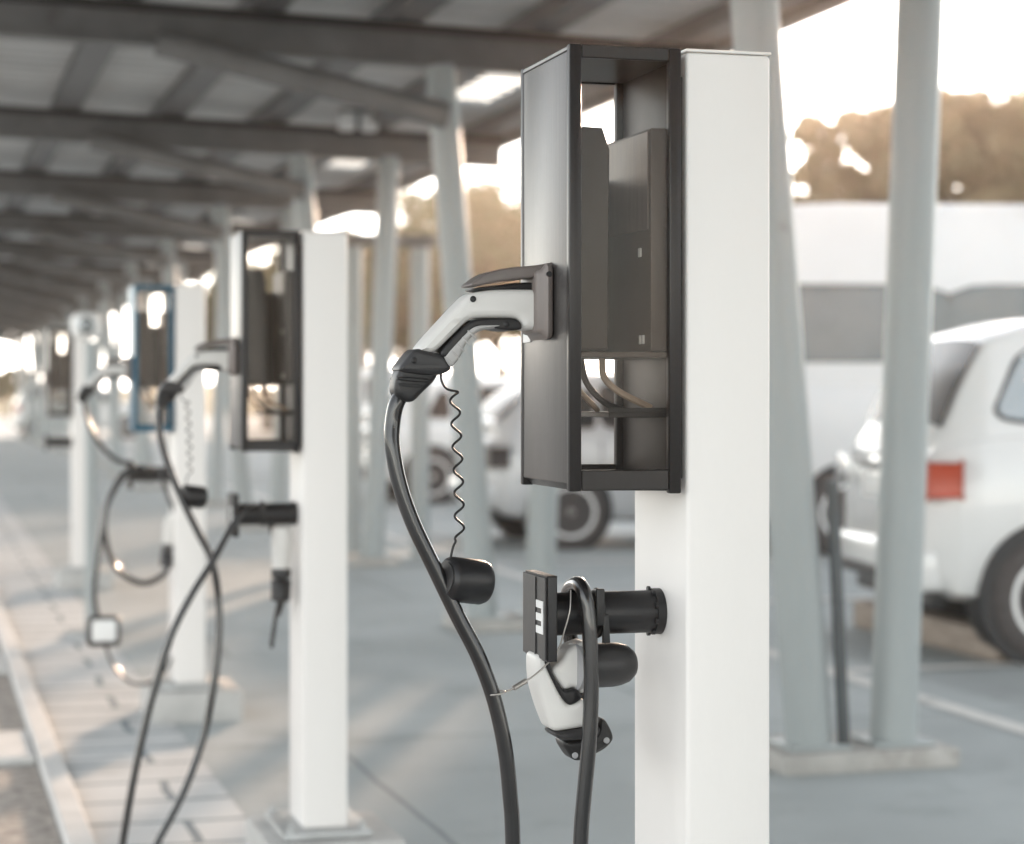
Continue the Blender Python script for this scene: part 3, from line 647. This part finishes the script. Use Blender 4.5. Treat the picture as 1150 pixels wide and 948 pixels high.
def vehicle(name, spec, paint, label, cat, origin, rz, group, glass='carglass', lamp='red'):
    t = thing(name, label, cat, origin, rz, group); S = spec; L = S['L']
    xs = sorted(set([0, .03, .08, .15, .25]+[L*k/28 for k in range(1, 28)]+[L-.2, L-.1, L-.04, L]))
    bm = NB(); rings = []
    for x in xs:
        zb, zt, w = smooth_tab(S['bot'], x), smooth_tab(S['belt'], x), smooth_tab(S['half'], x); h = zt-zb
        half = [(0, zb), (w*.80, zb), (w*.95, zb+.05*h), (w*.985, zb+.16*h), (w*.99, zb+.36*h), (w*1.0, zb+.55*h), (w*.99, zb+.75*h), (w*.972, zb+.90*h), (w*.94, zt-.01*h), (w*.88, zt+.012), (0, zt+.03)]
        ring = [Vector((x, -y, z)) for y, z in half]+[Vector((x, y, z)) for y, z in half[::-1][1:]]
        rings.append([bm.verts.new(p) for p in ring])
    loft(bm, rings)
    bm.faces.new(rings[0]); bm.faces.new(rings[-1][::-1])
    g0, g1 = S['gx']; gxs = sorted(set([g0, g0+.05, g0+.12, g0+.2, g0+.3]+[lerp(g0, g1, k/24) for k in range(1, 25)])); rings = []
    def gy(x, z):
        b, w, zr = smooth_tab(S['belt'], x), smooth_tab(S['half'], x)*.925, interp(S['roof'], x); r = smooth_tab(S['rw'], x)
        zz = max(zr-.06, b+.02); q = min(1.05, max(0, (z-b)/(zz-b))); return lerp(w, r, q)
    for x in gxs:
        b, zr = smooth_tab(S['belt'], x), interp(S['roof'], x); zr = max(zr, b+.015); zs = max(zr-.06, b+.008)
        half = [(gy(x, b), b-.03), (gy(x, lerp(b, zs, .5)), lerp(b, zs, .5)), (gy(x, zs), zs), (gy(x, zs)*.97, lerp(zs, zr, .55)), (gy(x, zs)*.88, lerp(zs, zr, .9)), (gy(x, zs)*.5, zr+.012), (0, zr+.018)]
        ring = [Vector((x, -y, z)) for y, z in half]+[Vector((x, y, z)) for y, z in half[::-1][1:]]
        rings.append([bm.verts.new(p) for p in ring])
    loft(bm, rings)
    bm.faces.new(rings[0]); bm.faces.new(rings[-1][::-1])
    obj('body', bm, paint, t, None, 42)
    for s in (-1, 1):
        for poly in S['side']:
            pc = chaikin(poly, 2, .12)
            for (grow, o, nm, m) in ((.022, .002, 'window_frame', 'trim'), (0, .007, 'window', glass)):
                bm = NB(); cx = sum(p[0] for p in pc)/len(pc); cz = sum(p[1] for p in pc)/len(pc); vo, vi = [], []
                for x, z in pc:
                    dx, dz = x-cx, z-cz; l = math.hypot(dx, dz); x2, z2 = x+dx/l*grow, z+dz/l*grow
                    yv = gy(x2, z2); vo.append(bm.verts.new((x2, s*(yv+o), z2))); vi.append(bm.verts.new((x2, s*(yv-.02), z2)))
                bm.faces.new(vo); bm.faces.new(vi[::-1])
                for k in range(len(vo)): bm.faces.new((vo[k], vi[k], vi[k-1], vo[k-1]))
                if nm == 'window_frame': wf = obj('window', bm, m, t, None, 0)
                else: obj('pane', bm, m, wf, None, 0)
    # rear and front screens follow the roof curve
    rv = S['roof']
    for nm, x0, x1, sgn in (('rear_window', rv[1][0]+.01, rv[3][0]-.02, -1), ('windscreen', rv[-2][0]+.05, rv[-1][0]-.06, 1)):
        if name == 'parked_minibus' and sgn < 0: continue
        bm = NB(); N = 8; a, b2 = [], []
        for k in range(N+1):
            x = lerp(x0, x1, k/N); zr = interp(rv, x); wv = gy(x, zr-.06)*.955
            nx = -.012 if sgn < 0 else .012
            a.append([bm.verts.new((x+nx-(.02 if sgn < 0 else -.02)*(0), yv*wv, zr+.022-.03*abs(yv)**4)) for yv in (-1, -.75, -.4, 0, .4, .75, 1)])
        for k in range(N):
            for j in range(6): bm.faces.new((a[k][j], a[k][j+1], a[k+1][j+1], a[k+1][j]))
        obj(nm, bm, 'carglass', t, None, 40)
    wy = S['wy']; R = .315 if S is not VAN else .34
    for x in S['wheels']:
        for s in (-1, 1):
            bm = NB(); w = smooth_tab(S['half'], x); lathe(bm, [(R*1.17, 0), (R*1.17, .25)], (x, s*(w+.004), R+.015), (0, -s, 0), 40); obj('wheel_arch', bm, 'trim', t)
            wheel(t, x, wy, s, R, origin[1] < 27)
    b0 = smooth_tab(S['belt'], 0); zl = .885 if S is SUV else (b0-.08 if S is not VAN else .95)
    for s in (-1, 1):
        w = smooth_tab(S['half'], .06)
        bm = NB(); wo = smooth_tab(S['half'], .16)+.010; box(bm, -.022, .15, s*(w-.20), s*wo, zl-.085, zl+.085, .014, 3); tl = obj('tail_light', bm, ('clear' if spec is SUV and s > 0 else lamp), t, None, 50)
        bm = NB(); box(bm, -.026, .08, s*(w-.18), s*(w-.02), zl-.07, zl-.02, .012, 3); obj('indicator', bm, 'amber' if lamp == 'red' and s < 0 else 'plastic_grey', tl, None, 50)
        wf = smooth_tab(S['half'], L-.15); bm = NB(); zf = smooth_tab(S['belt'], L-.15)-.12
        box(bm, L-.30, L-.08, s*(wf-.30), s*(wf+.01), zf-.08, zf+.06, .03, 3); obj('headlight', bm, 'clear', t, None, 50)
        w2 = smooth_tab(S['half'], L*.62); bm = NB(); xm = interp([(0, 0), (1, 1)], 0)
        mx = S['side'][-1][1][0]-.05; mz = S['side'][-1][1][1]+.08
        box(bm, mx-.06, mx+.09, s*(w2-.02), s*(w2+.17), mz-.07, mz+.08, .035, 3); obj('wing_mirror', bm, paint, t, None, 50)
        bm = NB()
        for xd in (S['side'][1][1][0]+.035, S['side'][0][1][0]+.035 if S is not VAN else 2.75, S['side'][-1][1][0]+.03):
            for kz in range(6):
                zb_ = smooth_tab(S['bot'], xd)+.10; zt_ = smooth_tab(S['belt'], xd)-.06; z0_, z1_ = lerp(zb_, zt_, kz/6), lerp(zb_, zt_, (kz+1)/6)
                ww = smooth_tab(S['half'], xd)
                box(bm, xd-.004, xd+.004, s*(ww*.982), s*(ww*1.0+.0015), z0_, z1_)
        obj('door_seam', bm, 'seam', t, None, 0)
        bm = NB()
        for xd in (S['side'][1][1][0]-.15, S['side'][-1][1][0]-.62):
            ww = smooth_tab(S['half'], xd); zz = smooth_tab(S['belt'], xd)-.13; box(bm, xd, xd+.17, s*(ww-.03), s*(ww+.022), zz-.014, zz+.014, .008, 2)
        obj('door_handle', bm, paint, t, None, 50)
    wv = smooth_tab(S['half'], .02)
    bm = NB(); box(bm, -.065, .14, -wv-.02, wv+.02, .34, .56, .05, 4); bp = obj('bumper', bm, paint, t, None, 50)
    bm = NB(); box(bm, -.072, .05, -wv+.05, wv-.05, .355, .43, .02, 2); obj('bumper_insert', bm, 'trim', bp, None, 50)
    bm = NB(); box(bm, -.030 if S is not VAN else -.02, .02, -.26, .26, zl-.12, zl-.0, .004); obj('number_plate', bm, 'panel_white', t)
    bm = NB(); box(bm, -.028, .02, -.36, .36, zl+.03, zl+.06, .008); obj('tailgate_handle', bm, 'trim', t)
    bm = NB(); box(bm, .05, .13, -wv*.9, wv*.9, .25, .36, .01); obj('underbody', bm, 'trim', t)
    wv = smooth_tab(S['half'], L-.05); bm = NB(); box(bm, L-.12, L+.06, -wv-.02, wv+.02, .30, .52, .05, 4); obj('bumper', bm, paint, t, None, 50)
    return t
GV = 'vehicles parked in the bays'
CO = lambda near_x, near_d, rz, hw: Vector((near_x, near_d, 0))+Vector((-math.sin(rz), math.cos(rz), 0))*hw
rz = math.radians(6)
vehicle('parked_car', SUV, 'paint_white', 'nearest white hatchback at the right edge with red tail light', 'car', CO(2.0, 10.05, rz, .87), rz, GV, 'sideglass')
vehicle('parked_minibus', VAN, 'paint_van', 'tall white high roof minibus behind the white hatchback', 'minibus', CO(1.55, 16.9, math.radians(2), .98), math.radians(2), GV, 'vanglass')
def bay(d, off=1.72): return Vector((3.259-.28*d+off, d, 0))
vehicle('parked_car', HATCH, 'paint_silver', 'silver hatchback seen left of and below the nearest charger box', 'car', bay(18.3, 1.52), TH*.8, GV, 'carglass', 'plastic')
vehicle('parked_car', HATCH, 'paint_white', 'blurred white hatchback with round alloy wheel behind the coiled tether', 'car', bay(25.6, 2.1), TH, GV)
vehicle('parked_car', SUV, 'paint_white', 'white car half hidden behind the second white post', 'car', bay(33.5, 2.75), TH, GV)
vehicle('parked_car', SUV, 'paint_white', 'tiny white car at the far left end of the row', 'car', Vector((-14.6, 62, 0)), TH, GV)
vehicle('parked_car', SUV, 'paint_white', 'white car far behind, seen through the gap right of the middle column pair', 'car', Vector((-2.4, 42, 0)), TH, GV)
vehicle('parked_car', HATCH, 'paint_beige', 'champagne car parked in the back row right of the plug', 'car', Vector((-4.8, 48, 0)), math.radians(5), GV)

# timber wheel stops
a, b = ground(1110, 733), ground(962, 700)
for (p, q), lb in (((Vector((2.42, 10.2, 0)), Vector((1.98, 11.8, 0))), 'weathered timber wheel stop behind the nearest white car'),):
    d = (q-p); ws = NB(); box(ws, 0, d.length, -.09, .09, 0, .15, .02, 2); o = obj('wheel_stop', ws, 'timber'); o.location = p; o.rotation_euler = (0, 0, math.atan2(d.y, d.x)); tag(o, lb, 'wheel stop')

# ------------------------------------------------------------------ trees
def tree_proto(name, label, cat, h, cr, leaf, seed, nclump=170, nleaf=95, lsize=.14, squash=.8):
    r = random.Random(seed); t = thing(name, label, cat)
    bm = NB(); tips = []
    tube(bm, [(0, 0, -.1), (.05*h*.1, 0, h*.2), (-.03*h*.1, .02, h*.42), (.02, 0, h*.66)], lambda q: .03*h*(1-q*.75), 10, 5)
    for k in range(9):
        a = 2*PI*k/9+r.random(); z0 = h*(.25+.4*k/9); ln = cr*r.uniform(.55, .95); up = r.uniform(.3, .9)
        p = [Vector((0, 0, z0)), Vector((math.cos(a)*ln*.5, math.sin(a)*ln*.5, z0+ln*up*.35)), Vector((math.cos(a)*ln, math.sin(a)*ln, z0+ln*up))]
        tube(bm, p, lambda q: .012*h*(1-q*.8), 6, 4); tips.append(p[-1])
    obj('trunk', bm, 'bark', t, None, 60)
    bm = NB(); clumps = [(p, cr*.25) for p in tips]
    while len(clumps) < nclump:
        a, b, q = r.uniform(0, 2*PI), r.uniform(-.75, 1), r.random()**.4*r.uniform(.82, 1.18)
        rr = math.sqrt(max(0, 1-b*b))*q
        clumps.append((Vector((math.cos(a)*rr*cr, math.sin(a)*rr*cr, h*.62+b*q*h*.36*squash*1.1)), cr*r.uniform(.07, .24)))
    for c, R in clumps:
        for k in range(nleaf):
            d = Vector((r.gauss(0, 1), r.gauss(0, 1), r.gauss(0, .8))).normalized()*R*r.random()**.45; p = c+d
            n = (Vector((r.gauss(0, 1), r.gauss(0, 1), r.gauss(.6, 1)))+d*2/R).normalized(); x = n.orthogonal().normalized(); x.rotate(Quaternion(n, r.uniform(0, 6.28))); y_ = n.cross(x); s = lsize*r.uniform(.6, 1.3)
            vs = [bm.verts.new(p+x*s*i+y_*s*j*.6+n*s*.15*(abs(i)-.5)) for i, j in ((-1, 0), (0, -1), (1, 0), (0, 1))]; bm.faces.new(vs)
    obj('crown', bm, leaf, t, None, 0); return t
tA = tree_proto('broadleaf_tree', 'brown olive tree right of the nearest column pair, cut by the right photo edge', 'tree', 7.4, 1.65, 'leaf_brown', 3, 120, 90, .12)
tA['group'] = 'trees beyond the parked vehicles'
tB = tree_proto('broadleaf_tree', 'round olive tree just left of the nearest charger box', 'tree', 8.0, 3.4, 'leaf_olive', 8)
tB['group'] = 'trees beyond the parked vehicles'
tC = tree_proto('broadleaf_tree', 'green bushy tree beyond the second white post', 'tree', 6.5, 3.0, 'leaf_green', 21)
tC['group'] = 'trees beyond the parked vehicles'
def put(t, px, d, s): t.location = ((px-CX)/FP*d, d, 0); t.scale = (s, s, s)
put(tA, 1165, 42, 1.10); put(tB, 560, 66, 1.0); put(tC, 410, 58, .95)
def more(t, lb, px, d, s, rz): dup(t, lb, ((px-CX)/FP*d, d, 0), rz, (s, s, s))
more(tA, 'brown tree filling the gap between the two nearest leaning columns', 972, 45, 1.12, 2.0)
more(tA, 'small brown tree low beside the left leaning column', 900, 44, .82, 4.1)
more(tA, 'shorter brown tree between the column and the right edge tree', 1080, 43, 1.13, 5.0)
more(tA, 'low brown tree directly behind the upright leaning column', 1030, 50, 1.0, 3.0)
more(tB, 'olive tree behind the leaning column at picture centre', 490, 70, 1.0, 1.2)
more(tB, 'olive tree hidden mostly by the nearest charger box', 640, 72, 1.05, 2.9)
more(tB, 'olive tree behind the nearest white post', 790, 68, 1.0, .6)
more(tC, 'green tree far behind the blue charger', 300, 74, 1.0, 2.2)
more(tC, 'small low green tree at the far left end of the row', 8, 100, .42, 1.7)
more(tC, 'green bushy tree between pipe frame and second pair of columns', 450, 78, 1.15, 3.3)

# ------------------------------------------------------------------ ground and hills
def sheet(name, pts, z, m):
    bm = NB(); bm.faces.new([bm.verts.new((p[0], p[1], z)) for p in pts]); return structure(name, bm, m)
S_ = 400
sheet('ground', [(-S_, -S_), (S_, -S_), (S_, S_), (-S_, S_)], 0, 'ground')
def row(x0, x1, y0, y1):      # rectangle in the row's own axes, measured from the nearest post corner
    return [tuple((F0+V*a+U*b)[:2]) for a, b in ((x0, y0), (x1, y0), (x1, y1), (x0, y1))]
sheet('apron', row(-.02, 3.4, -8, 66), .004, 'apron')
sheet('pavement', row(-.50, -.02, -8, 66), .008, 'paving')
def rowbox(name, x0, x1, y0, y1, z1, m):
    bm = NB(); box(bm, x0, x1, y0, y1, 0, z1, .008, 2)
    for v in bm.verts: c = F0+V*v.co.x+U*v.co.y; v.co = Vector((c.x, c.y, v.co.z))
    return structure(name, bm, m)
rowbox('kerb', -.58, -.501, -8, 66, .045, 'kerb')
for k in range(14):
    y0 = 3.15+k*2.45-4.9
    sheet('soil_bed', row(-2.3, -.585, y0, y0+1.75), .006, 'soil')
    if k < 13: rowbox('kerb', -2.3, -.585, y0+1.80, y0+2.40, .03, 'kerb')
sheet('path', row(-7.0, -2.32, -8, 66), .005, 'paving')
for k in range(14):           # bay lines run off to the right of the columns
    y0 = -.01+k*3.2
    sheet('bay_marking', row(3.18, 9.0, y0, y0+.12), .008, 'line')
sheet('bay_marking', row(3.05, 3.17, -4, 52), .008, 'line')
bm = NB(); N = 90; rows_ = []
for j in range(7):
    t_ = j/6; rw = []
    for i in range(N+1):
        a = math.radians(-70+140*i/N); R_ = 125+t_*60; hh = .38*(5.5+2.2*math.sin(i*.31)+1.2*math.sin(i*.83+1)+.6*math.sin(i*2.1))*math.sin(min(1, t_*1.05)*PI/2)
        rw.append(bm.verts.new((R_*math.sin(a), R_*math.cos(a), hh-.05)))
    rows_.append(rw)
loft(bm, rows_); structure('hills', bm, 'grass', 60)

# ------------------------------------------------------------------ air: haze added for a warm glow
bm = NB(); box(bm, -420, 420, -420, 420, -1.0, 16)
hm = bpy.data.materials.new('added warm glow haze'); hm.use_nodes = True; hn = hm.node_tree
for n_ in list(hn.nodes):
    if n_.type != 'OUTPUT_MATERIAL': hn.nodes.remove(n_)
pv = nn(hn, 'ShaderNodeVolumePrincipled'); pv.inputs['Color'].default_value = (.98, .86, .76, 1); pv.inputs['Density'].default_value = HAZE; pv.inputs['Anisotropy'].default_value = .82  # unseen haze, tinted and added so the sun spreads a flare-like glow
hn.links.new(pv.outputs[0], hn.nodes['Material Output'].inputs['Volume'])
hz = obj('haze', bm, hm, None, None, 0); hz['kind'] = 'stuff'

# ------------------------------------------------------------------ light, sky, camera
EL = math.radians(8.2); AZ = math.radians(9.8)          # low sun ahead, right of the row
dirv = -Vector((math.sin(AZ)*math.cos(EL), math.cos(AZ)*math.cos(EL), math.sin(EL)))
sun = bpy.data.lights.new('sun', 'SUN'); sun.energy = 2.0; sun.angle = math.radians(3.5); sun.color = (1, .72, .52)
so = bpy.data.objects.new('sun', sun); COL.objects.link(so); so.rotation_euler = dirv.to_track_quat('-Z', 'Y').to_euler(); so.location = (0, 0, 20)
w = bpy.data.worlds.new('World'); sc.world = w; w.use_nodes = True; nt = w.node_tree
bg = nt.nodes['Background']; sky = nn(nt, 'ShaderNodeTexSky', sky_type='NISHITA'); sky.sun_disc = False; sky.sun_elevation = EL; sky.sun_rotation = AZ
sky.dust_density = 0.15; sky.air_density = 1.0; sky.ozone_density = 1.0
hs_ = nn(nt, 'ShaderNodeHueSaturation'); hs_.inputs['Saturation'].default_value = .20
nt.links.new(sky.outputs[0], hs_.inputs['Color']); nt.links.new(hs_.outputs[0], bg.inputs[0]); bg.inputs[1].default_value = .15
cam = bpy.data.cameras.new('camera'); co = bpy.data.objects.new('camera', cam); COL.objects.link(co); sc.camera = co
co.location = (0, 0, CZ); co.rotation_euler = (PI/2, 0, 0)
cam.sensor_fit = 'HORIZONTAL'; cam.sensor_width = 36; cam.lens = FP/1150*36; cam.shift_y = -(474-HY)/1150
cam.clip_start = .05; cam.clip_end = 3000
cam.dof.use_dof = True; cam.dof.focus_distance = 2.82; cam.dof.aperture_fstop = 4.0; cam.dof.aperture_blades = 0
vs = sc.view_settings; vs.view_transform = 'Standard'; vs.look = 'None'; vs.exposure = 2.35; vs.gamma = 1
sc.render.engine = 'CYCLES'; cy = sc.cycles; cy.use_denoising = True; cy.volume_bounces = 1; cy.max_bounces = 8; cy.diffuse_bounces = 4; cy.transparent_max_bounces = 12; cy.sample_clamp_indirect = 6
